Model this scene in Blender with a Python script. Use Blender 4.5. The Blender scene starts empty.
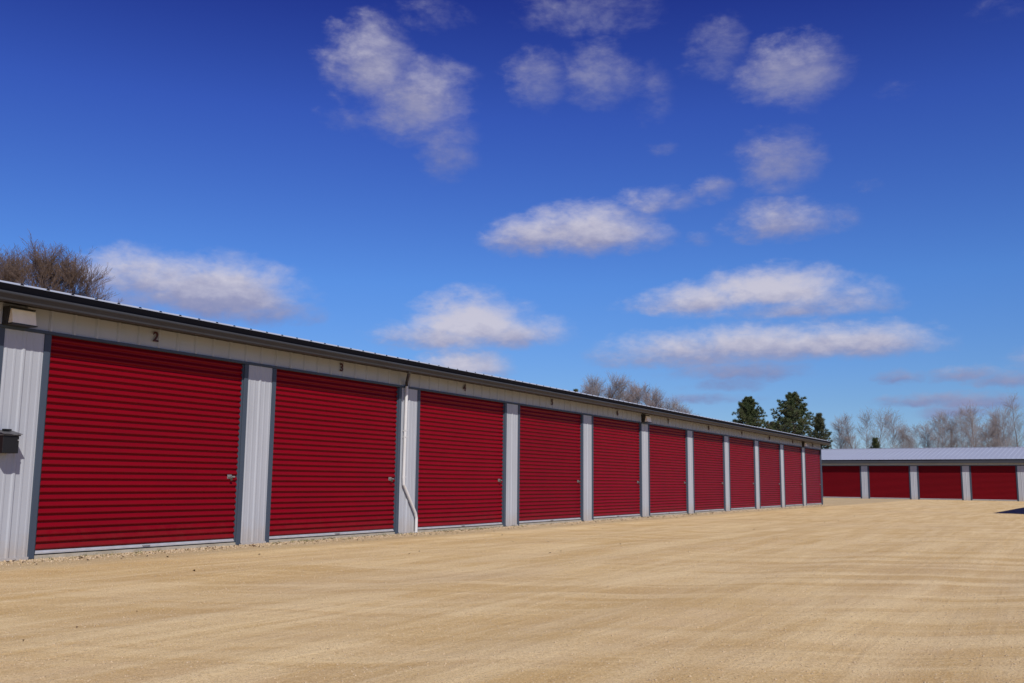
import bpy, math, random
import numpy as np
from mathutils import Vector, Matrix
random.seed(7); RNG = np.random.default_rng(7)
scene = bpy.context.scene
COL = scene.collection
rad = math.radians

# ------------------------------------------------------------ camera
F_PX, PITCH, ROLL, CAM_H = 969.9, 0.1440, 0.0101, 1.0455
cd = bpy.data.cameras.new('camera'); cam = bpy.data.objects.new('camera', cd); COL.objects.link(cam)
cd.sensor_width = 36.0; cd.lens = F_PX * 36.0 / 1024.0; cd.clip_end = 4000; cd.clip_start = .05
fw = Vector((0, math.cos(PITCH), math.sin(PITCH))); up0 = Vector((0, -math.sin(PITCH), math.cos(PITCH))); rt0 = Vector((1, 0, 0))
rt = rt0 * math.cos(ROLL) + up0 * math.sin(ROLL)
up = up0 * math.cos(ROLL) - rt0 * math.sin(ROLL)
# image x axis = rt, image y(down) axis = -up
Mx = Matrix((rt, up, -fw)).transposed().to_4x4(); Mx.translation = (0, 0, CAM_H)
cam.matrix_world = Mx
scene.camera = cam

def ray(px, py):
    d = rt * ((px - 512) / F_PX) - up * ((py - 341.5) / F_PX) + fw
    return d.normalized()
def at_dist(px, y):                       # ground x for an image column near the horizon at distance y
    d = ray(px, 480); return Vector((d.x / d.y * y, y, 0))
def z_at(px, py, y):
    d = ray(px, py); return CAM_H + d.z / d.y * y

# ------------------------------------------------------------ light
A = 0.519                                  # direction of the long row of doors
U = Vector((math.sin(A), math.cos(A), 0)); N = Vector((math.cos(A), -math.sin(A), 0))
PHI, ELEV = rad(41), rad(42)
Lh = -N * math.cos(PHI) + U * math.sin(PHI)                # horizontal travel of the sunlight
L = Vector((Lh.x * math.cos(ELEV), Lh.y * math.cos(ELEV), -math.sin(ELEV)))
sd = bpy.data.lights.new('sun', 'SUN'); sd.energy = 5.0; sd.angle = rad(.53); sd.color = (1, .95, .87)
sun = bpy.data.objects.new('sun', sd); COL.objects.link(sun)
sun.rotation_euler = L.to_track_quat('-Z', 'Y').to_euler()
scene.view_settings.view_transform = 'Standard'; scene.view_settings.look = 'None'
scene.view_settings.gamma = 1; scene.view_settings.use_curve_mapping = False
scene.view_settings.exposure = -0.25

world = bpy.data.worlds.new('World'); scene.world = world; world.use_nodes = True
wn = world.node_tree.nodes; wl = world.node_tree.links; wn.clear()
def WN(t, **k):
    n = wn.new(t)
    for a, b in k.items(): setattr(n, a, b)
    return n
def plug(sock, v):
    if isinstance(v, bpy.types.NodeSocket): sock.id_data.links.new(v, sock)
    else: sock.default_value = v
def wm(op, a, b=None, c=None, clamp=False):
    n = WN('ShaderNodeMath', operation=op, use_clamp=clamp)
    for i, v in enumerate((a, b, c)):
        if v is not None: plug(n.inputs[i], v)
    return n.outputs[0]
def wv(op, a, b=None, out=0):
    n = WN('ShaderNodeVectorMath', operation=op); plug(n.inputs[0], a)
    if b is not None: plug(n.inputs[1], b)
    return n.outputs[out]
def wmix(f, a, b, bt='MIX'):
    n = WN('ShaderNodeMix', data_type='RGBA', blend_type=bt)
    plug(n.inputs[0], f); plug(n.inputs[6], a); plug(n.inputs[7], b); return n.outputs[2]
sky = WN('ShaderNodeTexSky', sky_type='NISHITA', sun_disc=False)
sky.sun_elevation = ELEV; sky.sun_rotation = math.atan2(-Lh.x, -Lh.y)
sky.air_density = 1.0; sky.dust_density = .1; sky.ozone_density = 3.0; sky.altitude = 300
geo = WN('ShaderNodeNewGeometry'); tc = WN('ShaderNodeTexCoord'); D = tc.outputs['Generated']
sep = WN('ShaderNodeSeparateXYZ'); wl.new(D, sep.inputs[0])
# deepen the blue away from the horizon (polarised, saturated look of the photograph's sky)
ramp = WN('ShaderNodeValToRGB'); wl.new(sep.outputs[2], ramp.inputs[0])
er = ramp.color_ramp; er.elements[0].position = 0.0; er.elements[0].color = (.72, .94, 1.36, 1)
er.elements[1].position = .50; er.elements[1].color = (.17, .20, 1.0, 1)
for p_, c_ in ((.08, (.64, .90, 1.36, 1)), (.20, (.58, .96, 1.66, 1)), (.36, (.40, .60, 1.58, 1))):
    e_ = er.elements.new(p_); e_.color = c_
skyc = wmix(1.0, sky.outputs[0], ramp.outputs[0], 'MULTIPLY')

# clouds: (px, py, rx, ry, strength, brightness)
CL = [(368, 64, 48, 38, .95, .72), (418, 100, 58, 40, .92, .72), (448, 148, 36, 34, .62, .6), (345, 118, 50, 16, .45, .5), (440, 20, 60, 26, .42, .5),
      (537, 78, 34, 32, .68, .6), (606, 74, 52, 36, .66, .6), (650, 100, 30, 40, .42, .5), (590, 8, 90, 28, .60, .6), (665, 150, 26, 12, .38, .5),
      (716, 48, 36, 32, .60, .55), (792, 72, 54, 34, .85, .68), (780, 158, 46, 32, .72, .62), (872, 186, 22, 12, .40, .5), (1002, 8, 40, 20, .36, .5), (895, 92, 34, 14, .40, .5),
      (655, 206, 50, 20, .66, .62), (712, 190, 30, 18, .52, .62), (700, 240, 20, 14, .5, .6), (782, 226, 62, 24, .88, .78),
      (535, 242, 48, 22, 1.0, .85), (590, 236, 70, 28, 1.25, .92), (560, 222, 34, 16, .9, .9),
      (700, 304, 70, 20, .95, .92), (775, 294, 76, 24, 1.15, .98), (830, 302, 62, 24, .85, .8), (800, 310, 100, 14, .8, .8),
      (680, 356, 90, 22, .95, .84), (760, 348, 110, 24, 1.0, .86), (840, 346, 95, 22, 1.05, .94), (740, 374, 90, 14, .8, .5), (720, 386, 50, 10, .7, .35),
      (470, 326, 60, 30, 1.25, 1.0), (440, 338, 70, 20, 1.0, .95), (510, 336, 62, 22, 1.0, .9), (466, 368, 46, 18, 1.15, 1.0), (440, 384, 40, 10, .8, .8),
      (150, 284, 66, 30, 1.1, .78), (215, 298, 80, 34, 1.3, .82), (130, 300, 60, 26, .8, .6), (250, 312, 70, 22, .85, .6),
      (900, 379, 26, 9, .8, .40), (968, 377, 40, 10, .9, .50), (1005, 382, 36, 10, .95, .58), (930, 401, 50, 9, .92, .40), (975, 403, 50, 10, .95, .45), (955, 413, 36, 8, .9, .62), (700, 400, 60, 8, .75, .38),
      (1090, 360, 60, 20, .9, .7), (1150, 250, 80, 30, .9, .8)]
nz1 = WN('ShaderNodeTexNoise'); nz1.inputs['Scale'].default_value = 17; nz1.inputs['Detail'].default_value = 9; nz1.inputs['Roughness'].default_value = .62
nz1.inputs['Distortion'].default_value = .25
mp = WN('ShaderNodeMapping'); wl.new(D, mp.inputs[0]); mp.inputs['Scale'].default_value = (1, 1, 1.9); wl.new(mp.outputs[0], nz1.inputs['Vector'])
nz2 = WN('ShaderNodeTexNoise'); nz2.inputs['Scale'].default_value = 48; nz2.inputs['Detail'].default_value = 6; nz2.inputs['Roughness'].default_value = .6
wl.new(mp.outputs[0], nz2.inputs['Vector'])
warp = wv('ADD', D, wv('MULTIPLY', wv('SUBTRACT', nz2.outputs['Color'], (.5, .5, .5)), (.020, .020, .014)))
field = None; shade = None; wsum = None
for (px, py, rx, ry, st, br) in CL:
    c = ray(px, py); r_ = Vector((c.y, -c.x, 0)).normalized(); u_ = r_.cross(c)
    kx, ky = F_PX / (rx * 1.12), F_PX / (ry * 1.22)
    dd = wv('SUBTRACT', warp, tuple(c))
    a = wv('DOT_PRODUCT', dd, tuple(r_ * kx), 1); b = wv('DOT_PRODUCT', dd, tuple(u_ * ky), 1)
    if py > 190:                                    # flatter undersides low in the sky
        b = wm('ADD', wm('MAXIMUM', b, 0.0), wm('MULTIPLY', wm('MINIMUM', b, 0.0), 1.7))
    e = wm('MULTIPLY_ADD', a, a, wm('MULTIPLY', b, b))
    # depth away from this cloud's centre along the view keeps it on one side of the sky
    g = wm('MULTIPLY', wm('POWER', 2.718, wm('MULTIPLY', e, -1.15)), st)
    sh = wm('MULTIPLY', wm('MULTIPLY_ADD', b, .50, br - .10), g)
    field = g if field is None else wm('MAXIMUM', field, g)
    wsum = g if wsum is None else wm('ADD', wsum, g)
    shade = sh if shade is None else wm('ADD', shade, sh)
tone = wm('DIVIDE', shade, wm('ADD', wsum, .02))
fn = wm('MULTIPLY_ADD', wm('SUBTRACT', nz1.outputs['Fac'], .5), 1.15, field)
fn = wm('MULTIPLY_ADD', wm('SUBTRACT', nz2.outputs['Fac'], .5), .42, fn)
fn = wm('MULTIPLY', fn, wm('MULTIPLY', field, 3.0, clamp=True))
mr = WN('ShaderNodeMapRange', interpolation_type='SMOOTHSTEP'); wl.new(fn, mr.inputs[0])
mr.inputs[1].default_value = .20; mr.inputs[2].default_value = 1.12
front = wm('MULTIPLY', wm('ADD', sep.outputs[1], -.3), 4, clamp=True)
alpha = wm('MULTIPLY', wm('MULTIPLY', mr.outputs[0], front), .90)
tn = wm('MULTIPLY_ADD', wm('SUBTRACT', nz2.outputs['Fac'], .5), .55, tone)
cr = WN('ShaderNodeValToRGB'); wl.new(tn, cr.inputs[0]); ce = cr.color_ramp
ce.elements[0].position = .25; ce.elements[0].color = (3.1, 3.5, 6.6, 1)
ce.elements[1].position = 1.0; ce.elements[1].color = (9.3, 8.9, 10.2, 1)
e_ = ce.elements.new(.62); e_.color = (4.9, 4.9, 7.2, 1)
fin = wmix(alpha, skyc, cr.outputs[0])
bg = WN('ShaderNodeBackground'); wl.new(fin, bg.inputs[0]); bg.inputs[1].default_value = .078
wo = WN('ShaderNodeOutputWorld'); wl.new(bg.outputs[0], wo.inputs[0])
world.cycles.sampling_method = 'MANUAL'; world.cycles.sample_map_resolution = 512

# ------------------------------------------------------------ materials
def mat(name, base, rough=.6, metal=0.0, spec=.5, var=None, bump=None, dust=None, vary=0):
    m = bpy.data.materials.new(name); m.use_nodes = True
    nt = m.node_tree; b = nt.nodes['Principled BSDF']
    b.inputs['Base Color'].default_value = (*base, 1); b.inputs['Roughness'].default_value = rough
    b.inputs['Metallic'].default_value = metal; b.inputs['Specular IOR Level'].default_value = spec
    tcn = nt.nodes.new('ShaderNodeTexCoord')
    if var:                                # (scale, amount, stretch vector, second colour)
        sc, am, stv, c2 = var
        mpn = nt.nodes.new('ShaderNodeMapping'); mpn.inputs['Scale'].default_value = stv
        nt.links.new(tcn.outputs['Object'], mpn.inputs[0])
        nz = nt.nodes.new('ShaderNodeTexNoise'); nz.inputs['Scale'].default_value = sc; nz.inputs['Detail'].default_value = 6
        nz.inputs['Roughness'].default_value = .65
        nt.links.new(mpn.outputs[0], nz.inputs['Vector'])
        mr_ = nt.nodes.new('ShaderNodeMapRange'); mr_.inputs[1].default_value = .38; mr_.inputs[2].default_value = .72
        mr_.inputs[4].default_value = am; nt.links.new(nz.outputs['Fac'], mr_.inputs[0])
        mx = nt.nodes.new('ShaderNodeMix'); mx.data_type = 'RGBA'
        mx.inputs[6].default_value = (*base, 1); mx.inputs[7].default_value = (*c2, 1)
        nt.links.new(mr_.outputs[0], mx.inputs[0]); nt.links.new(mx.outputs[2], b.inputs['Base Color'])
    if dust or vary:
        src_ = b.inputs['Base Color'].links[0].from_socket if b.inputs['Base Color'].links else None
        if dust:                           # splashed sand low on the metal: (height, amount)
            sp_ = nt.nodes.new('ShaderNodeSeparateXYZ'); nt.links.new(tcn.outputs['Object'], sp_.inputs[0])
            nd = nt.nodes.new('ShaderNodeTexNoise'); nd.inputs['Scale'].default_value = 6; nd.inputs['Detail'].default_value = 7; nd.inputs['Roughness'].default_value = .7
            nt.links.new(tcn.outputs['Object'], nd.inputs['Vector'])
            g1 = nt.nodes.new('ShaderNodeMapRange'); nt.links.new(sp_.outputs[2], g1.inputs[0])
            g1.inputs[1].default_value = dust[0]; g1.inputs[2].default_value = 0; g1.inputs[3].default_value = -.25; g1.inputs[4].default_value = .55
            ad = nt.nodes.new('ShaderNodeMath'); ad.operation = 'ADD'; nt.links.new(g1.outputs[0], ad.inputs[0]); nt.links.new(nd.outputs['Fac'], ad.inputs[1])
            g2 = nt.nodes.new('ShaderNodeMapRange'); nt.links.new(ad.outputs[0], g2.inputs[0])
            g2.inputs[1].default_value = .45; g2.inputs[2].default_value = 1.0; g2.inputs[4].default_value = dust[1]
            mx2 = nt.nodes.new('ShaderNodeMix'); mx2.data_type = 'RGBA'; nt.links.new(g2.outputs[0], mx2.inputs[0])
            nt.links.new(src_, mx2.inputs[6]); mx2.inputs[7].default_value = (.40, .30, .19, 1); src_ = mx2.outputs[2]
        if vary:
            oi = nt.nodes.new('ShaderNodeObjectInfo'); g3 = nt.nodes.new('ShaderNodeMapRange'); nt.links.new(oi.outputs['Random'], g3.inputs[0])
            g3.inputs[3].default_value = 1-vary; g3.inputs[4].default_value = 1+vary
            hs = nt.nodes.new('ShaderNodeHueSaturation'); nt.links.new(g3.outputs[0], hs.inputs['Value']); nt.links.new(src_, hs.inputs['Color']); src_ = hs.outputs[0]
        nt.links.new(src_, b.inputs['Base Color'])
    if bump:
        sc, dist, stv = bump
        mpn = nt.nodes.new('ShaderNodeMapping'); mpn.inputs['Scale'].default_value = stv
        nt.links.new(tcn.outputs['Object'], mpn.inputs[0])
        nz = nt.nodes.new('ShaderNodeTexNoise'); nz.inputs['Scale'].default_value = sc; nz.inputs['Detail'].default_value = 3
        nt.links.new(mpn.outputs[0], nz.inputs['Vector'])
        bp = nt.nodes.new('ShaderNodeBump'); bp.inputs['Distance'].default_value = dist; bp.inputs['Strength'].default_value = 1
        nt.links.new(nz.outputs['Fac'], bp.inputs['Height']); nt.links.new(bp.outputs[0], b.inputs['Normal'])
    return m
M = {}
M['panel'] = mat('galvanised_panel', (.395, .415, .455), .45, 0, .22, (1.6, .5, (1, 1, .35), (.32, .335, .36)), (3, .004, (1, 1, .4)), dust=(.5, .38), vary=.03)
M['panel_head'] = M['panel']
M['trim'] = mat('slate_trim', (.056, .074, .104), .5, 0, .2, (3, .5, (1, 1, .3), (.045, .06, .085)))
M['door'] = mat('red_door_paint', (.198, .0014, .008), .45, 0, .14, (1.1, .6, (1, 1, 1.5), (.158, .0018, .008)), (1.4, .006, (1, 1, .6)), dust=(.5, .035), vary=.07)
M['door_far'] = mat('darker_red_door_paint', (.155, .0015, .006), .55, 0, .15, (.8, .5, (1, 1, 1.5), (.13, .0015, .006)), vary=.07)  # darker red than the near doors
M['alu'] = mat('aluminium_bar', (.52, .52, .54), .38, .3, .5, (9, .5, (1, 1, 1), (.35, .34, .33)))
M['rubber'] = mat('black_rubber', (.012, .012, .012), .8)
M['roof'] = mat('roof_sheet', (.43, .465, .54), .42, .15, .5, (.7, .45, (1, 1, 1), (.38, .41, .475)))
M['dark_edge'] = mat('dark_roof_edge', (.008, .010, .018), .7, 0, .08)
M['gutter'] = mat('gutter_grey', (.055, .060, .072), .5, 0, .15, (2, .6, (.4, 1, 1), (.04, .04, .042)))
M['soffit'] = mat('soffit_brown', (.035, .027, .022), .7)
M['slab'] = mat('concrete_slab', (.42, .38, .31), .9, 0, .3, (5, .8, (1, 1, 1), (.28, .24, .18)), (40, .004, (1, 1, 1)))
M['spout'] = mat('white_downspout', (.62, .62, .62), .35, 0, .5, (4, .5, (1, 1, .6), (.45, .44, .42)))
M['digit'] = mat('dark_digit', (.045, .006, .012), .5)
M['latch'] = mat('latch_steel', (.45, .44, .42), .3, .8)
M['brass'] = mat('padlock_brass', (.10, .08, .06), .4, .6)
M['bronze'] = mat('dark_bronze', (.02, .018, .016), .5)
M['lens'] = mat('cream_lens', (.92, .84, .66), .35, 0, .5, (6, .6, (1, 1, 1), (.75, .66, .50)))
M['boxblack'] = mat('black_steel', (.008, .008, .009), .5, 0, .4)
M['boxgrey'] = mat('grey_steel', (.07, .07, .075), .45)
M['bark'] = mat('grey_brown_bark', (.16, .125, .10), .9, 0, .2, (2, .7, (1, 1, .2), (.09, .07, .06)))
M['bark_pale'] = mat('pale_birch_bark', (.42, .37, .34), .85, 0, .2, (3, .8, (1, 1, .5), (.20, .17, .16)))
M['twig'] = mat('brown_twigs', (.17, .115, .085), .9, 0, .2, (.7, .9, (1, 1, 1), (.11, .085, .085)))
M['twig_far'] = mat('grey_purple_twigs', (.32, .285, .275), .9, 0, .2, (.5, .9, (1, 1, 1), (.24, .20, .21)))
M['twig_bud'] = mat('reddish_twigs', (.28, .225, .205), .9, 0, .2, (.5, .9, (1, 1, 1), (.26, .19, .19)))
M['needle'] = mat('pine_needles', (.055, .085, .032), .6, 0, .3, (.9, 1., (1, 1, 1), (.13, .125, .055)))
M['needle_brown'] = mat('pine_needles_browning', (.085, .085, .040), .6, 0, .3, (.9, 1., (1, 1, 1), (.035, .050, .022)))
M['stone'] = mat('gravel_stone', (.58, .44, .27), .9, 0, .2, (9, 1., (1, 1, 1), (.36, .27, .17)))
M['stone_edge'] = mat('gravel_stone_pale', (.60, .47, .31), .9, 0, .2, (6, 1., (1, 1, 1), (.36, .26, .165)))
M['litter'] = mat('dead_leaf', (.11, .065, .035), .9, 0, .2)
M['weed'] = mat('weed_green', (.12, .13, .045), .8, 0, .2, (7, 1., (1, 1, 1), (.26, .22, .10)))

# ------------------------------------------------------------ mesh helpers
class MB:
    def __init__(s): s.v = []; s.f = []
    def quad(s, a, b, c, d): n = len(s.v); s.v += [a, b, c, d]; s.f.append((n, n+1, n+2, n+3))
    def box(s, x0, x1, y0, y1, z0, z1, bev=0.0):
        n = len(s.v)
        s.v += [(x0,y0,z0),(x1,y0,z0),(x1,y1,z0),(x0,y1,z0),(x0,y0,z1),(x1,y0,z1),(x1,y1,z1),(x0,y1,z1)]
        s.f += [tuple(n+i for i in q) for q in ((0,3,2,1),(4,5,6,7),(0,1,5,4),(1,2,6,5),(2,3,7,6),(3,0,4,7))]
    def hexa(s, P):                         # eight corners, bottom ring then top ring
        n = len(s.v); s.v += list(P)
        s.f += [tuple(n+i for i in q) for q in ((0,3,2,1),(4,5,6,7),(0,1,5,4),(1,2,6,5),(2,3,7,6),(3,0,4,7))]
    def extr(s, prof, x0, x1, closed=True, caps=True):   # (y,z) profile swept along x
        n = len(s.v); k = len(prof)
        s.v += [(x0, y, z) for y, z in prof] + [(x1, y, z) for y, z in prof]
        for i in range(k if closed else k-1):
            j = (i+1) % k; s.f.append((n+i, n+k+i, n+k+j, n+j))
        if closed and caps: s.f.append(tuple(n+i for i in range(k))); s.f.append(tuple(n+k+i for i in reversed(range(k))))
    def tube(s, pts, r, sides=8, sx=1.0, cap=True):
        pts = [Vector(p) for p in pts]; rings = []
        for i, p in enumerate(pts):
            t = (pts[min(i+1, len(pts)-1)] - pts[max(i-1, 0)]).normalized()
            a = t.cross(Vector((0, 1, 0)));
            if a.length < .01: a = Vector((1, 0, 0))
            a.normalize(); b = t.cross(a)
            rr = r[i] if isinstance(r, (list, tuple)) else r
            n = len(s.v); rings.append(n)
            for k in range(sides):
                th = 2*math.pi*(k+.5)/sides
                s.v.append(tuple(p + a*rr*sx*math.cos(th) + b*rr*math.sin(th)))
        for i in range(len(rings)-1):
            for k in range(sides):
                k2 = (k+1) % sides; s.f.append((rings[i]+k, rings[i]+k2, rings[i+1]+k2, rings[i+1]+k))
        if cap: s.f.append(tuple(rings[0]+k for k in reversed(range(sides)))); s.f.append(tuple(rings[-1]+k for k in range(sides)))
    def build(s, name, m, parent=None, smooth=False, bevel=0):
        me = bpy.data.meshes.new(name); me.from_pydata(s.v, [], s.f); me.update()
        me.materials.append(m)
        if smooth: me.shade_smooth()
        o = bpy.data.objects.new(name, me); COL.objects.link(o)
        if parent: o.parent = parent
        if bevel:
            md = o.modifiers.new('bevel', 'BEVEL'); md.width = bevel; md.segments = 2; md.limit_method = 'ANGLE'
        return o
def np_mesh(name, V, F, m, parent=None):
    me = bpy.data.meshes.new(name); V = np.asarray(V, 'f'); F = np.asarray(F, 'i')
    k = F.shape[1]
    me.vertices.add(len(V)); me.vertices.foreach_set('co', V.ravel())
    me.loops.add(F.size); me.loops.foreach_set('vertex_index', F.ravel())
    me.polygons.add(len(F)); me.polygons.foreach_set('loop_start', np.arange(0, F.size, k, dtype='i'))
    me.update(calc_edges=True); me.validate(); me.materials.append(m)
    o = bpy.data.objects.new(name, me); COL.objects.link(o)
    if parent: o.parent = parent
    return o
def tag(o, label=None, cat=None, group=None, kind=None):
    if label: o['label'] = label
    if cat: o['category'] = cat
    if group: o['group'] = group
    if kind: o['kind'] = kind
    return o
def empty(name, loc, rz=0):
    o = bpy.data.objects.new(name, None); COL.objects.link(o); o.location = loc; o.rotation_euler = (0, 0, rz); o.empty_display_size = .3
    return o

# ------------------------------------------------------------ ground
def ground():
    import bmesh
    g1 = np.concatenate([-np.geomspace(1500, 14, 26), np.linspace(-13.5, 13.5, 150), np.geomspace(14, 1500, 26)])
    gy = np.concatenate([np.linspace(-300, -2, 12), np.linspace(-1, 26, 180), np.geomspace(26.4, 2500, 70)])
    X, Y = np.meshgrid(g1, gy)
    # very shallow wheel ruts that run along the rows of doors
    q = X * N.x + Y * N.y; s = X * U.x + Y * U.y
    w = q + .25*np.sin(s*.11+1) + .12*np.sin(s*.27)
    Z = .010*np.sin(w*2.1) + .007*np.sin(w*4.7+1.3+.3*np.sin(s*.2)) + .006*np.sin(X*1.3+Y*.7)*np.sin(Y*.9-X*.4)
    fade = np.clip((60 - np.hypot(X, Y)) / 30, 0, 1)
    near = np.clip((q + 11.4) / 1.5, 0, 1)
    Z = (Z - .012) * fade * near
    V = np.stack([X, Y, Z], -1).reshape(-1, 3); nx = len(g1); ny = len(gy)
    i, j = np.meshgrid(np.arange(ny-1), np.arange(nx-1), indexing='ij'); a = i*nx + j
    Fc = np.stack([a, a+1, a+nx+1, a+nx], -1).reshape(-1, 4)
    m = bpy.data.materials.new('sand_gravel'); m.use_nodes = True; nt = m.node_tree; ns = nt.nodes
    b = ns['Principled BSDF']; b.inputs['Roughness'].default_value = .95; b.inputs['Specular IOR Level'].default_value = .15
    t = ns.new('ShaderNodeTexCoord')
    rot = ns.new('ShaderNodeMapping'); rot.vector_type = 'POINT'; rot.inputs['Rotation'].default_value = (0, 0, A - math.pi/2)
    nt.links.new(t.outputs['Object'], rot.inputs[0])          # x: along the doors, y: away from the camera side
    def mth(op, a, b_=None, c=None, clamp=False):
        n = ns.new('ShaderNodeMath'); n.operation = op; n.use_clamp = clamp
        for k_, v in enumerate((a, b_, c)):
            if v is not None: plug(n.inputs[k_], v)
        return n.outputs[0]
    def noise(scale, detail=4, rough=.55, st=(1, 1, 1), src=rot, dist=0, loc=(0, 0, 0), rz=0):
        mp_ = ns.new('ShaderNodeMapping'); mp_.inputs['Scale'].default_value = st; mp_.inputs['Location'].default_value = loc
        mp_.inputs['Rotation'].default_value = (0, 0, rz)
        nt.links.new(src.outputs[0] if src is rot else src.outputs['Object'], mp_.inputs[0])
        n = ns.new('ShaderNodeTexNoise'); n.inputs['Scale'].default_value = scale; n.inputs['Detail'].default_value = detail
        n.inputs['Roughness'].default_value = rough; n.inputs['Distortion'].default_value = dist
        nt.links.new(mp_.outputs[0], n.inputs['Vector']); return n.outputs['Fac']
    def mr_(v, a, b_, c=0., d=1.):
        n = ns.new('ShaderNodeMapRange'); n.interpolation_type = 'SMOOTHSTEP'; plug(n.inputs[0], v)
        for k_, x in enumerate((a, b_, c, d)): n.inputs[k_+1].default_value = x
        return n.outputs[0]
    def mix(f, a, b_):
        n = ns.new('ShaderNodeMix'); n.data_type = 'RGBA'; plug(n.inputs[0], f); plug(n.inputs[6], a); plug(n.inputs[7], b_); return n.outputs[2]
    big = noise(.12, 5, .6); mid = noise(.9, 5, .6)
    st1 = noise(1.0, 3, .55, (.18, 2.0, 1), dist=.5); st2 = noise(1.0, 4, .6, (.30, 4.6, 1), dist=.6, loc=(3, 7, 0), rz=.10)
    st3 = noise(1.0, 3, .6, (.28, 1.7, 1), dist=.8, loc=(9, 1, 0), rz=-.32)
    st4 = noise(1.0, 3, .55, (.22, 1.6, 1), src=t, dist=.6, loc=(5, 2, 0), rz=-.50)
    st5 = noise(1.0, 4, .6, (.30, 3.2, 1), src=t, dist=.6, loc=(1, 8, 0), rz=-.34)
    fine = noise(70, 4, .75, src=t); grit = noise(230, 2, .6, src=t); med = noise(16, 5, .7, src=t)
    SAND = (.665, .468, .215, 1); PALE = (.83, .635, .345, 1); OCH = (.57, .365, .135, 1); GREY = (.46, .35, .22, 1)
    c = mix(mr_(mid, .35, .7), SAND, (.68, .49, .26, 1))
    sr = ns.new('ShaderNodeSeparateXYZ'); nt.links.new(rot.outputs[0], sr.inputs[0])
    lane = mr_(mth('ADD', sr.outputs[1], mth('MULTIPLY', mid, 3.0)), 1.0, 8.0, .62, 1)     # tyre lanes hug the doors, traffic crosses elsewhere
    wide = mr_(big, .38, .60, .25, 1)
    cross = mth('MULTIPLY', mth('SUBTRACT', 1.75, lane), wide)
    c = mix(mth('MULTIPLY', mr_(st1, .47, .64, 0, .6), lane), c, PALE)
    c = mix(mth('MULTIPLY', mr_(st2, .51, .61, 0, .66), lane), c, PALE)
    c = mix(mth('MULTIPLY', mr_(st1, .50, .36, 0, .55), lane), c, OCH)
    c = mix(mr_(st3, .54, .66, 0, .5), c, OCH)
    c = mix(mth('MULTIPLY', mr_(st5, .51, .60, 0, .65), cross), c, PALE)
    c = mix(mth('MULTIPLY', mr_(st4, .50, .62, 0, .75), cross), c, PALE)
    c = mix(mth('MULTIPLY', mr_(st4, .48, .38, 0, .70), cross), c, OCH)
    c = mix(mr_(med, .52, .70, 0, .35), c, PALE)
    c = mix(mr_(med, .46, .30, 0, .35), c, OCH)
    c = mix(mr_(big, .50, .68, 0, .40), c, (.62, .47, .30, 1))
    # loose grey-brown stones to the right of the camera
    sx = ns.new('ShaderNodeSeparateXYZ'); nt.links.new(t.outputs['Object'], sx.inputs[0])
    sr = ns.new('ShaderNodeSeparateXYZ'); nt.links.new(rot.outputs[0], sr.inputs[0])
    right = mth('MULTIPLY', mr_(sr.outputs[1], -1.3, -4.2, 0, 1), mr_(med, .35, .62, .25, 1))
    c = mix(mth('MULTIPLY', right, .45), c, GREY)
    # speckle of the gravel itself
    c = mix(mr_(fine, .52, .66, 0, .65), c, (.88, .71, .44, 1))
    c = mix(mr_(fine, .46, .36, 0, .70), c, (.32, .21, .11, 1))
    c = mix(mr_(grit, .54, .62, 0, .55), c, (.20, .14, .08, 1))
    # trodden strip at the foot of the doors
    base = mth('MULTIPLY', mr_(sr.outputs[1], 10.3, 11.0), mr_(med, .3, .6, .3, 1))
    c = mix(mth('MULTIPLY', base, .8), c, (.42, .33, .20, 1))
    c = mix(mr_(sx.outputs[1], 100, 112), c, (.16, .15, .07, 1))
    nt.links.new(c, b.inputs['Base Color'])
    h = mth('ADD', mth('MULTIPLY', fine, .9), mth('ADD', mth('MULTIPLY', med, 1.6), mth('MULTIPLY', grit, .35)))
    h = mth('ADD', h, mth('ADD', mth('MULTIPLY', mth('MULTIPLY', st2, 3.), lane), mth('MULTIPLY', st4, 3.)))
    bp = ns.new('ShaderNodeBump'); bp.inputs['Distance'].default_value = .014; bp.inputs['Strength'].default_value = .65
    nt.links.new(h, bp.inputs['Height']); nt.links.new(bp.outputs[0], b.inputs['Normal'])
    o = np_mesh('ground', V, Fc, m); o.data.shade_smooth(); tag(o, kind='structure')
ground()

OCT_V = np.array([(1,0,0),(-1,0,0),(0,1,0),(0,-1,0),(0,0,1),(0,0,-1)], float)
OCT_F = np.array([(0,2,4),(2,1,4),(1,3,4),(3,0,4),(2,0,5),(1,2,5),(3,1,5),(0,3,5)])
CUBO = None
def stones(name, P, size, m, label, cat):
    k = len(P); n = len(OCT_V)
    sc = size[:, None] * RNG.uniform(.55, 1.0, (k, 3)) * np.array([1, 1, .65])
    V = OCT_V[None] * sc[:, None, :] * RNG.uniform(.75, 1.15, (k, n, 1))
    th = RNG.uniform(0, 6.28, k); c, s = np.cos(th), np.sin(th); tl = RNG.uniform(-.5, .5, k)
    x = V[..., 0].copy(); z = V[..., 2].copy()
    V[..., 0] = x*np.cos(tl)[:, None] - z*np.sin(tl)[:, None]; V[..., 2] = x*np.sin(tl)[:, None] + z*np.cos(tl)[:, None]
    x = V[..., 0].copy(); y = V[..., 1].copy()
    V[..., 0] = x*c[:, None] - y*s[:, None]; V[..., 1] = x*s[:, None] + y*c[:, None]
    V += P[:, None, :]
    F = OCT_F[None] + (np.arange(k)*n)[:, None, None]
    o = np_mesh(name, V.reshape(-1, 3), F.reshape(-1, 3), m); tag(o, label, cat, kind='stuff'); return o
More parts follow.
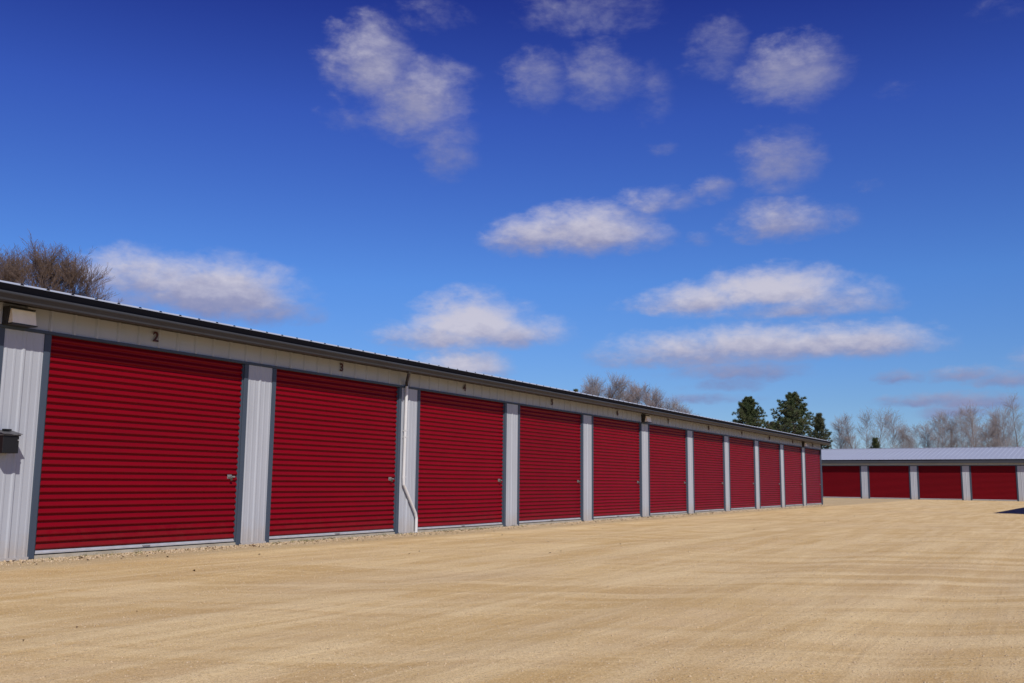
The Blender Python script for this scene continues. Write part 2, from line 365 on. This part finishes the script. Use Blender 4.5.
def gz(x, y):
    q = x*N.x + y*N.y; s = x*U.x + y*U.y; w = q + .25*np.sin(s*.11+1) + .12*np.sin(s*.27)
    Z = .010*np.sin(w*2.1) + .007*np.sin(w*4.7+1.3+.3*np.sin(s*.2)) + .006*np.sin(x*1.3+y*.7)*np.sin(y*.9-x*.4)
    return (Z - .012) * np.clip((60-np.hypot(x, y))/30, 0, 1) * np.clip((q+11.4)/1.5, 0, 1)
k = 26000
yy = 4.3 + 16*RNG.random(k)**1.7; xx = (RNG.random(k)*2-1)*(yy*.62+.6)
keep = (xx*N.x + yy*N.y) > -11.2; xx, yy = xx[keep], yy[keep]
sz = .0030 + .0080*RNG.random(len(xx))**4 + .0005*yy
stones('loose_gravel', np.stack([xx, yy, gz(xx, yy)+.001], 1), sz, M['stone'], 'loose tan gravel strewn over the sandy yard in front', 'gravel')
k = 26000                                   # coarser stones along the foot of the doors
ss = RNG.uniform(-5, 48, k)**1.0; dd = np.abs(RNG.normal(0, .36, k)) + .03
P0 = Vector((-6.4683, 12.2266, 0))
xx = P0.x + U.x*ss + N.x*dd; yy = P0.y + U.y*ss + N.y*dd
sz = (.006 + .020*RNG.random(k)**3.5) * np.where(dd < .6, 1.2, .7)
stones('gravel_edge', np.stack([xx, yy, gz(xx, yy)+.003], 1), sz, M['stone_edge'], 'coarser pale and brown stones along the foot of the long row', 'gravel')
# leaf litter and weeds along the same strip
V = []; Fq = []
for _ in range(900):
    s_ = random.uniform(-4, 46); d_ = abs(random.gauss(.25, .28)) + .04
    if random.random() < .06: d_ = random.uniform(.6, 6)
    c = P0 + U*s_ + N*d_; c.z = float(gz(c.x, c.y)) + .008; r = random.uniform(.010, .030); th = random.uniform(0, 6.28)
    a = Vector((math.cos(th), math.sin(th), random.uniform(-.4, .4)))*r; b_ = Vector((-math.sin(th), math.cos(th), random.uniform(-.4, .6)))*r*.6
    n = len(V); V += [tuple(c-a), tuple(c-b_+Vector((0,0,r*.4))), tuple(c+a), tuple(c+b_+Vector((0,0,r*.4)))]; Fq.append((n, n+1, n+2, n+3))
tag(np_mesh('leaf_litter', V, Fq, M['litter']), 'dry brown leaf litter caught along the foot of the long row', 'leaves', kind='stuff')
V = []; Fq = []
for _ in range(260):
    s_ = random.choice((1.5, 5.8, 6.2, 8.0, 10.5, 11.0, 13.2, 18.5, 22, 26)) + random.gauss(0, .7); d_ = abs(random.gauss(.12, .14)) + .03
    c = P0 + U*s_ + N*d_
    for _k in range(9):
        h = random.uniform(.015, .055); th = random.uniform(0, 6.28); o_ = Vector((random.gauss(0, .02), random.gauss(0, .02), 0))
        a = Vector((math.cos(th), math.sin(th), 0))*.003; tip = Vector((random.gauss(0, .02), random.gauss(0, .02), h))
        n = len(V); V += [tuple(c+o_-a), tuple(c+o_+a), tuple(c+o_+tip)]; Fq.append((n, n+1, n+2))
tag(np_mesh('low_weeds', V, Fq, M['weed']), 'sparse dry green weeds at the foot of the red doors', 'weeds', kind='stuff')

# ------------------------------------------------------------ storage buildings
RIB = 4.27/12
def rib_profile(x0, x1, phase, rib=RIB, h=.014, minor=.004):
    pts = [(x0, 0.)]
    k0 = math.floor((x0 - phase)/rib) - 1; k1 = math.ceil((x1 - phase)/rib) + 1
    for k in range(k0, k1+1):
        c = phase + k*rib
        for dx, hh in ((-.032, 0), (-.012, h), (.012, h), (.032, 0)): pts.append((c+dx, -hh))
        if minor:
            for q in (1/3, 2/3):
                cc = c + rib*q
                for dx, hh in ((-.022, 0), (-.010, minor), (.010, minor), (.022, 0)): pts.append((cc+dx, -hh))
    pts = [pts[0]] + sorted([p for p in pts[1:] if x0+.001 < p[0] < x1-.001]) + [(x1, 0.)]
    return pts
def ribbed(mb, x0, x1, z0, z1, phase=.28, y=0., top=None, th=.04, minor=.004, h=.014):
    pr = rib_profile(x0, x1, phase, minor=minor, h=h); n = len(mb.v); k = len(pr)
    zt = [(top(p[0]) if top else z1) for p in pr]
    mb.v += [(p[0], y+p[1], z0) for p in pr] + [(p[0], y+p[1], zt[i]) for i, p in enumerate(pr)]
    mb.v += [(p[0], y+th, z0) for p in pr] + [(p[0], y+th, zt[i]) for i, p in enumerate(pr)]
    for i in range(k-1):
        mb.f.append((n+i, n+i+1, n+k+i+1, n+k+i)); mb.f.append((n+2*k+i+1, n+2*k+i, n+3*k+i, n+3*k+i+1))
        mb.f.append((n+k+i, n+k+i+1, n+3*k+i+1, n+3*k+i)); mb.f.append((n+i+1, n+i, n+2*k+i, n+2*k+i+1))
    mb.f.append((n, n+k, n+3*k, n+2*k)); e = k-1; mb.f.append((n+e, n+2*k+e, n+3*k+e, n+k+e))

def digit_mesh(text, size):
    cu = bpy.data.curves.new('digit', 'FONT'); cu.body = text; cu.size = size; cu.align_x = 'CENTER'; cu.align_y = 'CENTER'
    cu.extrude = .006; cu.offset = .004
    o = bpy.data.objects.new('digit', cu); COL.objects.link(o)
    dg = bpy.context.evaluated_depsgraph_get(); me = bpy.data.meshes.new_from_object(o.evaluated_get(dg))
    bpy.data.objects.remove(o); me.materials.clear(); me.materials.append(M['digit']); return me

def storage(label, origin, rz, S, w, H, i0, i1, ze, oh, slope, depth, doormat, numbers=None, latches=True, spouts=(), jw=.092, sec=.0915, ystart=None, end_pier=False, gutter=True):
    B = empty('storage_building', origin, rz)
    tag(B, label, 'building')
    zs = ze - .145                                   # soffit height
    x_l = i0*S - .10; x_r = (i1+1)*S + (w+.10 if end_pier else .08)
    piers = list(range(i0, i1+1)) + ([i1+1] if end_pier else [])
    # slab
    mb = MB(); mb.box(x_l+.02, x_r-.02, .008, depth-.01, -.25, .045); mb.build('foundation_slab', M['slab'], B)
    for i in piers:
        mb = MB(); ribbed(mb, i*S+.001, i*S+w-.001, .008, H-.042, phase=i*S+w/2); mb.build('pier_panel', M['panel'], B)
        mb = MB(); mb.box(i*S-.001, i*S+w+.001, -.027, -.021, .002, .034); mb.box(i*S-.001, i*S+w+.001, -.027, -.002, .034, .037); mb.build('base_flashing', M['panel'], B)
        if i > i0 or True:
            sides = []
            if i > i0: sides.append((i*S-jw, i*S))
            if i <= i1: sides.append((i*S+w, i*S+w+jw))
            for a, b in sides:
                mb = MB(); mb.box(a+.0015, b-.0015, -.014, .09, .006, H-.04); mb.box(*((a-.022, a+.0012) if a < i*S else (b-.0012, b+.022)), .010, .075, .05, H-.045); mb.build('door_jamb', M['trim'], B, bevel=.004)
    if not end_pier:
        mb = MB(); mb.box((i1+1)*S-jw, x_r, -.014, .09, .006, H-.04); mb.build('door_jamb', M['trim'], B, bevel=.004)
    mb = MB(); mb.box(x_l-.022, x_l+.10-.003, -.020, .10, .004, zs); mb.build('corner_trim', M['trim'], B)
    mb = MB(); mb.box(x_r-.012, x_r+.022, -.020, .10, .004, zs); mb.build('corner_trim', M['trim'], B)
    # header
    mb = MB(); ribbed(mb, x_l+.10, x_r-.012, H+.003, zs-.002, phase=.28, th=.06, minor=0, h=.024); mb.build('header_panel', M['panel'], B)
    mb = MB(); mb.box(x_l+.10, x_r-.013, -.024, .145, H-.038, H+.001); mb.build('head_trim', M['trim'], B, bevel=.004)
    # doors
    for i in range(i0, i1+1):
        a, b = i*S+w+jw, (i+1)*S-jw
        yd = .048
        prof = []; z = .105; 
        nrib = int(round((H-.03-.105)/sec)); sp = (H-.03-.105)/nrib
        for k in range(nrib):
            for f_, h_ in ((0, 0.), (.06, .004), (.12, .017), (.20, .027), (.33, .029), (.48, .025), (.62, .014), (.74, .004), (.86, 0.)):
                prof.append((yd - h_*1.05, z + (k+f_)*sp))
        prof.append((yd, H-.03))
        wob = RNG.normal(0, 1, 7)
        n_seg = 12; mb = MB(); kk = len(prof)
        for q in range(n_seg+1):
            x = a-.03 + (b-a+.06)*q/n_seg; t = q/n_seg
            for (y, z_) in prof:
                zz = z_ + .004*math.sin(math.pi*t)*wob[0]*(z_/H-1)
                yy_ = y + .004*math.sin(math.pi*t)*math.sin(z_*1.4+wob[1]) + .0016*wob[2]*math.sin(t*9+z_*.6*wob[3])
                mb.v.append((x, yy_, zz))
        for q in range(n_seg):
            for r in range(kk-1):
                mb.f.append((q*kk+r, (q+1)*kk+r, (q+1)*kk+r+1, q*kk+r+1))
        d = mb.build('roll_up_door', doormat, B, smooth=True)
        if numbers and i in numbers: d['label'] = 'red ribbed roll-up door under number %s' % numbers[i]
        mb = MB(); mb.extr([(yd-.030, .062), (yd+.01, .062), (yd+.01, .104), (yd-.012, .104), (yd-.016, .086), (yd-.030, .080)], a+.004, b-.004); mb.build('bottom_bar', M['alu'], d)
        mb = MB(); mb.box(a+.004, b-.004, yd-.02, yd+.01, .046, .061); mb.build('bottom_seal', M['rubber'], d)
        if latches:
            x = b-.185; z = 1.085
            mb = MB(); mb.box(x-.045, x+.045, yd-.028, yd-.018, z-.035, z+.035); mb.box(x-.03, x+.11, yd-.040, yd-.029, z-.010, z+.014)
            mb.box(x-.028, x-.012, yd-.055, yd-.041, z-.012, z+.016); mb.box(x+.012, x+.03, yd-.052, yd-.041, z-.018, z+.022)
            mb.build('latch', M['latch'], d, bevel=.002)
            mb = MB(); mb.box(x-.012, x+.026, yd-.072, yd-.056, z-.058, z-.018); 
            mb.tube([(x-.004, yd-.064, z-.018), (x-.004, yd-.064, z+.004), (x+.007, yd-.064, z+.012), (x+.018, yd-.064, z+.004), (x+.018, yd-.064, z-.018)], .0035, 6)
            mb.build('padlock', M['brass'], d, bevel=.002)
            xm = (a+b)/2 - .05
            mb = MB(); mb.box(xm, xm+.13, yd-.050, yd-.032, .086, .100); mb.box(xm, xm+.012, yd-.034, yd-.012, .086, .100); mb.box(xm+.118, xm+.13, yd-.034, yd-.012, .086, .100)
            mb.build('pull_handle', M['alu'], d, bevel=.002)
        if numbers and i in numbers:
            o = bpy.data.objects.new('unit_number', digit_mesh(numbers[i], .205)); COL.objects.link(o); o.parent = B
            o.location = ((a+b)/2 - .08, -.030, H+.155); o.rotation_euler = (math.pi/2, 0, 0)
            o['label'] = 'dark number %s' % numbers[i]
    # end and back walls
    ridge_z = ze + .01 + slope*(oh + depth/2) - .05
    def gtop(yl): return min(zs + (yl)*slope + .0, zs + (depth-yl)*slope)
    for xe, sg in ((x_l, -1), (x_r, 1)):
        mb = MB(); pr = rib_profile(.101, depth-.101, .2)
        for (u1, h1), (u2, h2) in zip(pr[:-1], pr[1:]):
            x1, x2 = xe - sg*h1, xe - sg*h2
            mb.quad((x1, u1, .01), (x2, u2, .01), (x2, u2, gtop(u2)), (x1, u1, gtop(u1)))
        mb.build('end_wall', M['panel'], B)
        mb = MB(); mb.box(min(xe, xe+sg*.02), max(xe, xe+sg*.02), depth-.1, depth+.02, .004, zs); mb.build('corner_trim', M['trim'], B)
    mb = MB(); n0 = len(mb.v); ribbed(mb, x_l, x_r, .01, zs, phase=.28)
    mb.v = [(x, depth - y, z) for x, y, z in mb.v]; mb.build('back_wall', M['panel'], B)
    # eaves: soffit, gutter, dark drip edge
    mb = MB(); mb.box(x_l-.05, x_r+.05, -oh+.10, -.001, zs, zs+.012); mb.box(x_l-.05, x_r+.05, depth+.001, depth+oh-.1, zs, zs+.012); mb.build('soffit', M['soffit'], B)
    g0 = ze - .195
    if gutter:
        P_ = [(-oh+.125, g0), (-oh+.075, g0-.002), (-oh+.055, g0+.010), (-oh+.045, g0+.035), (-oh+.025, g0+.062), (-oh+.006, g0+.080), (-oh, g0+.092), (-oh, g0+.112), (-oh+.012, g0+.112), (-oh+.012, g0+.095), (-oh+.10, g0+.09), (-oh+.125, g0+.09)]
        mb = MB(); mb.extr(P_, x_l-.06, x_r+.06); mb.build('gutter', M['gutter'], B)
        for sx_ in spouts:
            mb = MB(); fz = g0
            mb.tube([(sx_-.44, -oh+.09, fz+.01), (sx_-.43, -oh+.09, fz-.03), (sx_-.03, -.07, fz-.17), (sx_, -.055, fz-.24)], .031, 12); mb.build('downspout_elbow', M['bronze'], B); mb = MB()
            mb.tube([(sx_, -.055, fz-.235), (sx_-.03, -.055, 1.10), (sx_-.02, -.055, .98), (sx_+.40, -.06, .40), (sx_+.44, -.06, .30), (sx_+.44, -.06, .015)], .031, 12)
            for zz in (2.05, 1.92, 1.12): mb.box(sx_-.045, sx_+.014, -.089, -.02, zz, zz+.014)
            mb.build('downspout', M['spout'], B, smooth=False)
    else:
        mb = MB(); mb.box(x_l-.06, x_r+.06, -oh+.02, -oh+.05, g0-.10, ze-.085); mb.build('fascia_shade_band', M['gutter'], B)  # fascia carried further down, its dark face standing in for the header's shade
    de = [(-oh+.030, ze-.083), (-oh-.022, ze-.003), (-oh-.018, ze+.001), (-oh+.12, ze+.026), (-oh+.12, ze-.083)]
    mb = MB(); mb.extr(de, x_l-.07, x_r+.07); mb.v += []; 
    mb.extr([(depth-y, z) for y, z in de], x_l-.07, x_r+.07); mb.build('drip_edge', M['dark_edge'], B)
    # rake boards on the gables and roof sheets with standing ribs
    zr = ze + slope*(oh+.02+depth/2)
    rx0, rx1 = x_l-.12, x_r+.12
    for xe in (rx0+.002, rx1-.022):
        mb = MB()
        for y0, y1, za, zb in ((-oh+.0, depth/2, ze, zr), (depth/2, depth+oh, zr, ze)):
            mb.hexa([(xe, y0, za-.12), (xe+.02, y0, za-.12), (xe+.02, y1, zb-.12), (xe, y1, zb-.12), (xe, y0, za+.002), (xe+.02, y0, za+.002), (xe+.02, y1, zb+.002), (xe, y1, zb+.002)])
        mb.build('rake_trim', M['dark_edge'], B)
    rf = MB(); yb = -oh-.024; yr = depth/2
    for y0, y1, za, zb in ((yb, yr, ze+.004, zr+.004), (yr, depth+oh+.024, zr+.004, ze+.004)):
        rf.hexa([(rx0, y0, za), (rx1, y0, za), (rx1, y1, zb), (rx0, y1, zb), (rx0, y0, za+.006), (rx1, y0, za+.006), (rx1, y1, zb+.006), (rx0, y1, zb+.006)])
    k = math.ceil((rx0-.2)/RIB)
    while .2 + k*RIB < rx1-.05:
        c = .2 + k*RIB; k += 1
        for y0, y1, za, zb in ((yb, yr-.1, ze+.010, zr+.010-.1*slope), (yr+.1, depth+oh+.024, zr+.010-.1*slope, ze+.010)):
            rf.hexa([(c-.03, y0, za), (c+.03, y0, za), (c+.03, y1, zb), (c-.03, y1, zb), (c-.014, y0, za+.017), (c+.014, y0, za+.017), (c+.012, y1, zb+.021), (c-.012, y1, zb+.021)])
    roof = rf.build('roof', M['roof'], B)
    mb = MB(); mb.extr([(yr-.13, zr+.012), (yr, zr+.043), (yr+.13, zr+.012)], rx0-.002, rx1+.002); mb.build('ridge_cap', M['roof'], roof)
    roof.data.materials.append(M['dark_edge'])          # the open ends of the ribs are plugged dark
    for q in range(2, len(roof.data.polygons)//6): roof.data.polygons[q*6+2].material_index = 1
    return B

RZ = math.pi/2 - A
nums = {i: str(i+2) for i in range(-1, 11)}
near = storage('long storage building with a row of red numbered roll-up doors and a dark eave', P0, RZ, 4.27, .56, 2.965, -1, 10, 3.392, .50, .2060, 9.0,
               M['door'], numbers=nums, spouts=(8.64,))
BF = 2.1961                                 # the far building, almost square to the first
PF = Vector((28.765, 80.253, 0))
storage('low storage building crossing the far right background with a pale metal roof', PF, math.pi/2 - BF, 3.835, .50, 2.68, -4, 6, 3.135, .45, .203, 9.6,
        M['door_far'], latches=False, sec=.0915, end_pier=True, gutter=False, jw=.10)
A3 = A + .045; U3 = Vector((math.sin(A3), math.cos(A3), 0)); N3 = Vector((math.cos(A3), -math.sin(A3), 0))
corner = Vector((20.80, 36.30, 0)) + N3*.5 + U3*.25
org = corner + U3*(7*4.27+.56)
storage('storage building beyond the right edge casting the dark wedge of shade on the gravel', org, math.pi/2 - A3 - math.pi, 4.27, .56, 2.965, 0, 6, 3.392, .50, .2060, 9.0,
        M['door'], latches=False, end_pier=True)

# ------------------------------------------------------------ fixtures on the long building
def P_loc(s, out, z): return P0 + U*s + N*out + Vector((0, 0, z))
def wall_lamp(s, label):
    L_ = empty('wall_lamp', P_loc(s, .021, 2.965), RZ); tag(L_, label, 'wall lamp', 'wall lamps under the eave of the long row')
    mb = MB(); mb.hexa([(-.18, -.10, .0), (.18, -.10, .0), (.18, -.001, .0), (-.18, -.001, .0), (-.18, -.13, .215), (.18, -.13, .215), (.18, -.001, .215), (-.18, -.001, .215)])
    mb.box(-.185, .185, -.135, -.002, .2155, .228)
    mb.build('housing', M['bronze'], L_, bevel=.004)
    mb = MB(); mb.hexa([(-.165, -.205, .012), (.165, -.205, .012), (.165, -.1015, .012), (-.165, -.1015, .012), (-.165, -.165, .195), (.165, -.165, .195), (.165, -.1315, .205), (-.165, -.1315, .205)])
    mb.build('lens', M['lens'], L_, bevel=.008)
    mb = MB(); mb.box(-.172, .172, -.212, -.101, -.003, .011); mb.build('lens_frame', M['bronze'], L_)
wall_lamp(.12, 'cream fronted wall lamp at the near left end, beside door 2')
wall_lamp(5*4.27+.15, 'cream fronted wall lamp above the pier between the doors 6 and 7')
wall_lamp(10*4.27+.15, 'small distant cream fronted wall lamp above the last pier of the long row')
DB = empty('drop_box', P_loc(.08, .021, 1.34), RZ); tag(DB, 'black steel drop box with a hooded lid on the leftmost grey pier', 'drop box')
mb = MB(); mb.box(-.12, .095, -.20, -.001, 0, .215); mb.build('box_body', M['boxblack'], DB, bevel=.006)
mb = MB(); mb.hexa([(-.14, -.235, .235), (.115, -.235, .235), (.115, -.001, .285), (-.14, -.001, .285), (-.14, -.235, .243), (.115, -.235, .243), (.115, -.001, .293), (-.14, -.001, .293)])
mb.box(-.13, .105, -.215, -.002, .2165, .234); mb.build('lid', M['boxgrey'], DB, bevel=.002)
mb = MB(); mb.box(-.05, .05, -.10, -.05, .282, .305); mb.build('handle', M['boxblack'], DB, bevel=.003)
mb = MB(); mb.tube([(.082, -.2005, .165), (.082, -.214, .165)], .008, 10); mb.build('lock', M['alu'], DB)

# ------------------------------------------------------------ trees
def seg_mesh(name, S_, m, parent, sides=3):
    if not S_: return None
    a = np.array([(*s[0], *s[1], s[2], s[3]) for s in S_], float)
    p0, p1, r0, r1 = a[:, :3], a[:, 3:6], a[:, 6], a[:, 7]
    t = p1 - p0; t /= np.linalg.norm(t, axis=1)[:, None] + 1e-9
    ref = np.where(np.abs(t[:, 2:3]) > .9, np.array([[1., 0, 0]]), np.array([[0, 0, 1.]]))
    u = np.cross(t, ref); u /= np.linalg.norm(u, axis=1)[:, None] + 1e-9; v = np.cross(t, u)
    th = 2*np.pi*np.arange(sides)/sides
    ring = u[:, None]*np.cos(th)[None, :, None] + v[:, None]*np.sin(th)[None, :, None]
    V = np.concatenate([p0[:, None] + ring*r0[:, None, None], p1[:, None] + ring*r1[:, None, None]], 1).reshape(-1, 3)
    b = (np.arange(len(a))*2*sides)[:, None, None]
    q = np.array([(k, (k+1) % sides, sides+(k+1) % sides, sides+k) for k in range(sides)])
    return np_mesh(name, V, (q[None]+b).reshape(-1, 4), m, parent)

def bare(loc, H_, R_, seed, label, group, density=1.0, bark='bark', twig='twig', clear=.25, upright=.6, tw=.012, stems=1, tr=None, column=False):
    rs = random.Random(seed); T = empty('bare_tree', loc); tag(T, label, 'tree', group)
    trunk, crown = [], []
    tr = tr or H_*.014
    def rnd(v, a):
        q = Vector((rs.gauss(0, a), rs.gauss(0, a), rs.gauss(0, a))); return (v+q).normalized()
    def grow(p, d, ln, r, lev):
        n = (17 if column else 5) if lev == 0 else (5 if lev < 2 else 3)
        pts = [p.copy()]; dd_ = d.copy(); st = ln/n; rr = r
        for k_ in range(n):
            dd_ = rnd(dd_ + Vector((0, 0, (.03 if column and lev else .10)*upright)), .10 if lev else .05)
            q = pts[-1] + dd_*st; r2 = max(tw*.45, rr*((.89 if column and lev == 0 else .82) if lev < 2 else .75))
            (trunk if (lev == 0 or (lev == 1 and rr > tw*2.2)) else crown).append((tuple(pts[-1]), tuple(q), rr, r2))
            pts.append(q); rr = r2
            if lev < (3 if column else 4) and (lev > 0 or k_ >= (0 if column else 1)):
                nb = ({0: 2.6, 1: 2.0, 2: 2.2}[lev] if column else {0: 3, 1: 2.2, 2: 2.1, 3: 2.2}[lev])*density
                nb = int(nb) + (rs.random() < nb - int(nb))
                for _ in range(nb):
                    az = rs.uniform(0, 6.28); side = Vector((math.cos(az), math.sin(az), 0))
                    side = (side - dd_*side.dot(dd_)); 
                    if side.length < .1: continue
                    side.normalize(); sp = {0: 1.05 if column else .75, 1: .8, 2: .85, 3: .9}[lev]*(1.25-upright*.5)
                    nd = (dd_ + side*sp*rs.uniform(.6, 1.2) + Vector((0, 0, .25*upright))).normalized()
                    base = {0: R_*(.95 if column else 1.15), 1: R_*.55, 2: R_*.32, 3: R_*.17}[lev]
                    if lev == 0: base *= (min(1, .5+k_/n*2)*(1.1 - .85*(k_/n)) if column else (1.05 - .55*(k_/n)))
                    grow(q, nd, base*rs.uniform(.6, 1.1), max(tw*.5, rr*{0: .5, 1: .5, 2: .55, 3: .6}[lev]), lev+1)
    for s_ in range(stems):
        off = Vector((rs.gauss(0, .35), rs.gauss(0, .35), 0)) if stems > 1 else Vector((0, 0, 0))
        lean = Vector((rs.gauss(0, .06), rs.gauss(0, .06), 1)).normalized() if stems > 1 else Vector((rs.gauss(0, .03), rs.gauss(0, .03), 1)).normalized()
        c0 = off + lean*H_*clear
        trunk.append((tuple(off - Vector((0, 0, .1))), tuple(c0), tr, tr*.8))
        grow(c0, lean, H_*(1-clear)*.93, tr*.8, 0)
    # keep the crown within its height
    f = 1.0
    zmax = max(max(s[0][2], s[1][2]) for s in trunk+crown); zs_ = sorted(s[1][2] for s in trunk+crown); f = H_/zs_[int(len(zs_)*(.996 if column else .9993))]
    sc = lambda S_: [((a[0], a[1], a[2]*f), (b[0], b[1], b[2]*f), r0, r1) for a, b, r0, r1 in S_]
    seg_mesh('trunk', sc(trunk), M[bark], T, 6); seg_mesh('crown', sc(crown), M[twig], T, 3)
    return T

# behind the near end of the long building
d1 = 58.
for px, top, R_, sd_, lb, st_ in ((56, 251, 2.7, 11, 'brown leafless tree above the roof at left, reaching furthest right', 3),
                             (20, 245, 3.0, 23, 'tallest brown leafless tree above the roof at left, in mid clump', 3),
                             (-16, 250, 3.0, 31, 'brown leafless tree above the roof, cut by the left edge', 2)):
    b0 = at_dist(px, d1 + (px % 5)); bare(b0, z_at(px, top, b0.y), R_, sd_, lb, 'bare trees behind the near end of the long row', density=.97, stems=st_, clear=.22, upright=.85, tw=.014, tr=.13)
# thin row behind the middle of the long building
env = [(580, 387), (588, 384), (595, 380), (602, 377), (609, 375), (616, 377), (623, 382), (630, 386), (637, 387), (644, 384), (651, 385), (658, 389), (665, 394), (672, 398), (680, 402), (688, 407)]
ords = ['first', 'second', 'third', 'fourth', 'fifth', 'sixth', 'seventh', 'eighth', 'ninth', 'tenth', 'eleventh', 'twelfth', 'thirteenth', 'fourteenth', 'fifteenth', 'sixteenth']
for k_, (px, top) in enumerate(env):
    yd_ = 138 + 9*math.sin(px*1.7); b0 = at_dist(px, yd_)
    bare(b0, z_at(px, top, yd_), 2.6, 100+k_, 'thin leafless tree, %s from the left of sixteen behind the long roof' % ords[k_], 'thin bare trees behind the long roof',
         column=True, density=1.0, bark='bark_pale' if k_ % 3 == 0 else 'bark', twig='twig_far' if k_ % 2 else 'twig_bud', clear=.18, upright=.9, tw=.014, tr=.10)
rgt = [(841, 417, .8, 'pale'), (860, 414, 1.1, ''), (869, 409, 1.3, 'pale'), (880, 407, 1.3, ''), (893, 411, 1.3, 'pale'), (921, 424, 1.0, ''), (938, 412, 1.4, ''), (948, 411, 1.2, 'pale'), (962, 407, 1.3, 'pale'), (975, 403, 1.5, ''),
       (988, 421, .9, ''), (998, 418, .9, 'pale'), (1008, 412, 1.2, ''), (1019, 392, 1.7, ''), (1034, 396, 1.6, 'pale'), (1052, 400, 1.5, '')]
rgt += [(850, 432, 1.0, ''), (904, 424, 1.0, 'pale'), (913, 434, .9, ''), (930, 422, 1.1, ''), (943, 420, 1.1, ''), (955, 416, 1.2, ''), (969, 411, 1.3, 'pale'), (983, 428, .9, ''), (1003, 426, 1.0, ''), (1013, 404, 1.3, 'pale')]
rgt.sort()
nth = ords + ['seventeenth', 'eighteenth', 'nineteenth', 'twentieth', 'twenty-first', 'twenty-second', 'twenty-third', 'twenty-fourth']
for k_, (px, top, R_, kd) in enumerate(rgt):
    yd_ = 124 + 14*math.sin(px*2.3); b0 = at_dist(px, yd_); rr_ = random.Random(px)
    lb = ('leafless tree, %s from the left of twenty-four above the far pale roof' % nth[k_]) if px < 1024 else 'leafless tree beyond the right edge, %s of two' % ('nearer' if px < 1040 else 'further')
    bare(b0, z_at(px, top, yd_), R_*rr_.uniform(1.3, 2.2), 300+k_*7, lb, 'bare trees behind the far building', column=True, density=rr_.uniform(.66, .92),
         bark='bark_pale' if kd else 'bark', twig='twig_far', clear=rr_.uniform(.1, .35), upright=rr_.uniform(.55, 1.0), tw=.012, tr=rr_.uniform(.08, .15))

def pine(loc, H_, R_, seed, label, zlow=.25, dens=1.0, mat_='needle', ragged=.0, cat='tree', shape=.6, tl=.30):
    rs = random.Random(seed); T = empty('pine_tree', loc); tag(T, label, cat)
    trunk = [((0, 0, -.1), (0, 0, H_*.5), H_*.017, H_*.011), ((0, 0, H_*.5), (0, 0, H_*.97), H_*.011, .02)]
    V = []; z = H_*zlow
    while z < H_*.985:
        t = (z/H_ - zlow)/(1-zlow)
        prof = (1-t)**shape * min(1, .55 + t*2.2)
        nb = rs.choice((6, 7, 7, 8)); a0 = rs.uniform(0, 6.28)
        for k_ in range(nb):
            if rs.random() < ragged: continue
            az = a0 + 6.283*k_/nb + rs.gauss(0, .25); ln = R_*prof*rs.uniform(.62, 1.22) + .15
            el = .02 + .75*t + rs.gauss(0, .12)
            p = Vector((0, 0, z)); d = Vector((math.cos(az)*math.cos(el), math.sin(az)*math.cos(el), math.sin(el)))
            ns_ = 5; r = .012*ln + .012
            for q_ in range(ns_):
                d = (d + Vector((rs.gauss(0, .06), rs.gauss(0, .06), .09))).normalized(); p2 = p + d*ln/ns_
                trunk.append((tuple(p), tuple(p2), r, r*.75)); r *= .75; 
                if q_ >= 1 or t > .7:
                    for _ in range(int(3*dens)+1):
                        sd2 = Vector((rs.gauss(0, 1), rs.gauss(0, 1), rs.gauss(.1, .22))).normalized()*ln*.18*rs.random()**.5
                        c = p2 + sd2; trunk.append((tuple(p2), tuple(c), .010, .006))
                        for _n in range(int(15*dens)):
                            v = (Vector((rs.gauss(0, 1), rs.gauss(0, 1), rs.gauss(0, 1))) + d*.9 + Vector((0, 0, .6))).normalized()
                            o_ = v.cross(Vector((rs.gauss(0, 1), rs.gauss(0, 1), rs.gauss(0, 1)))).normalized()*.022
                            l_ = tl*rs.uniform(.5, 1.1); V += [c - o_, c + o_, c + v*l_]
                p = p2
        z += H_*.045*rs.uniform(.75, 1.2)
    # leader tuft
    for _n in range(160):
        c = Vector((rs.gauss(0, .08), rs.gauss(0, .08), H_*rs.uniform(.94, .985))); v = Vector((rs.gauss(0, .7), rs.gauss(0, .7), 1)).normalized()
        o_ = v.cross(Vector((rs.gauss(0, 1), rs.gauss(0, 1), 0))).normalized()*.02; V += [c-o_, c+o_, c+v*tl*.8]
    seg_mesh('trunk', trunk, M['bark'], T, 4)
    V = np.array([tuple(v) for v in V]); np_mesh('crown', V, np.arange(len(V)).reshape(-1, 3), M[mat_], T)
def pine_at(px, top, y, *a, **k):
    b0 = at_dist(px, y); pine(b0, z_at(px, top, y), *a, **k)
pine_at(750, 399, 104, 3.9, 3, 'smaller dark green pine, left of the big pine behind the end of the long roof', dens=1.9, zlow=.2, shape=.8)
pine_at(795, 394, 100, 4.3, 5, 'biggest dark green pine behind the far end of the long roof', dens=1.9, zlow=.15, shape=.78, ragged=.05, mat_='needle')
pine_at(774, 425, 112, 2.6, 8, 'low browning pine filling the gap between the two big pines', dens=1.4, zlow=.15, mat_='needle_brown', ragged=.1)
pine_at(821, 414, 96, 1.9, 9, 'thin ragged half bare conifer right of the biggest pine', dens=1.0, zlow=.15, ragged=.25, mat_='needle_brown', shape=.8)
pine_at(576, 388, 130, 1.1, 12, 'small dark conifer at the left end of the thin row behind the long roof', dens=.7, zlow=.2)
pine_at(877, 438, 118, 1.3, 14, 'tiny dark conifer just above the far pale roof', dens=.6, zlow=.1)
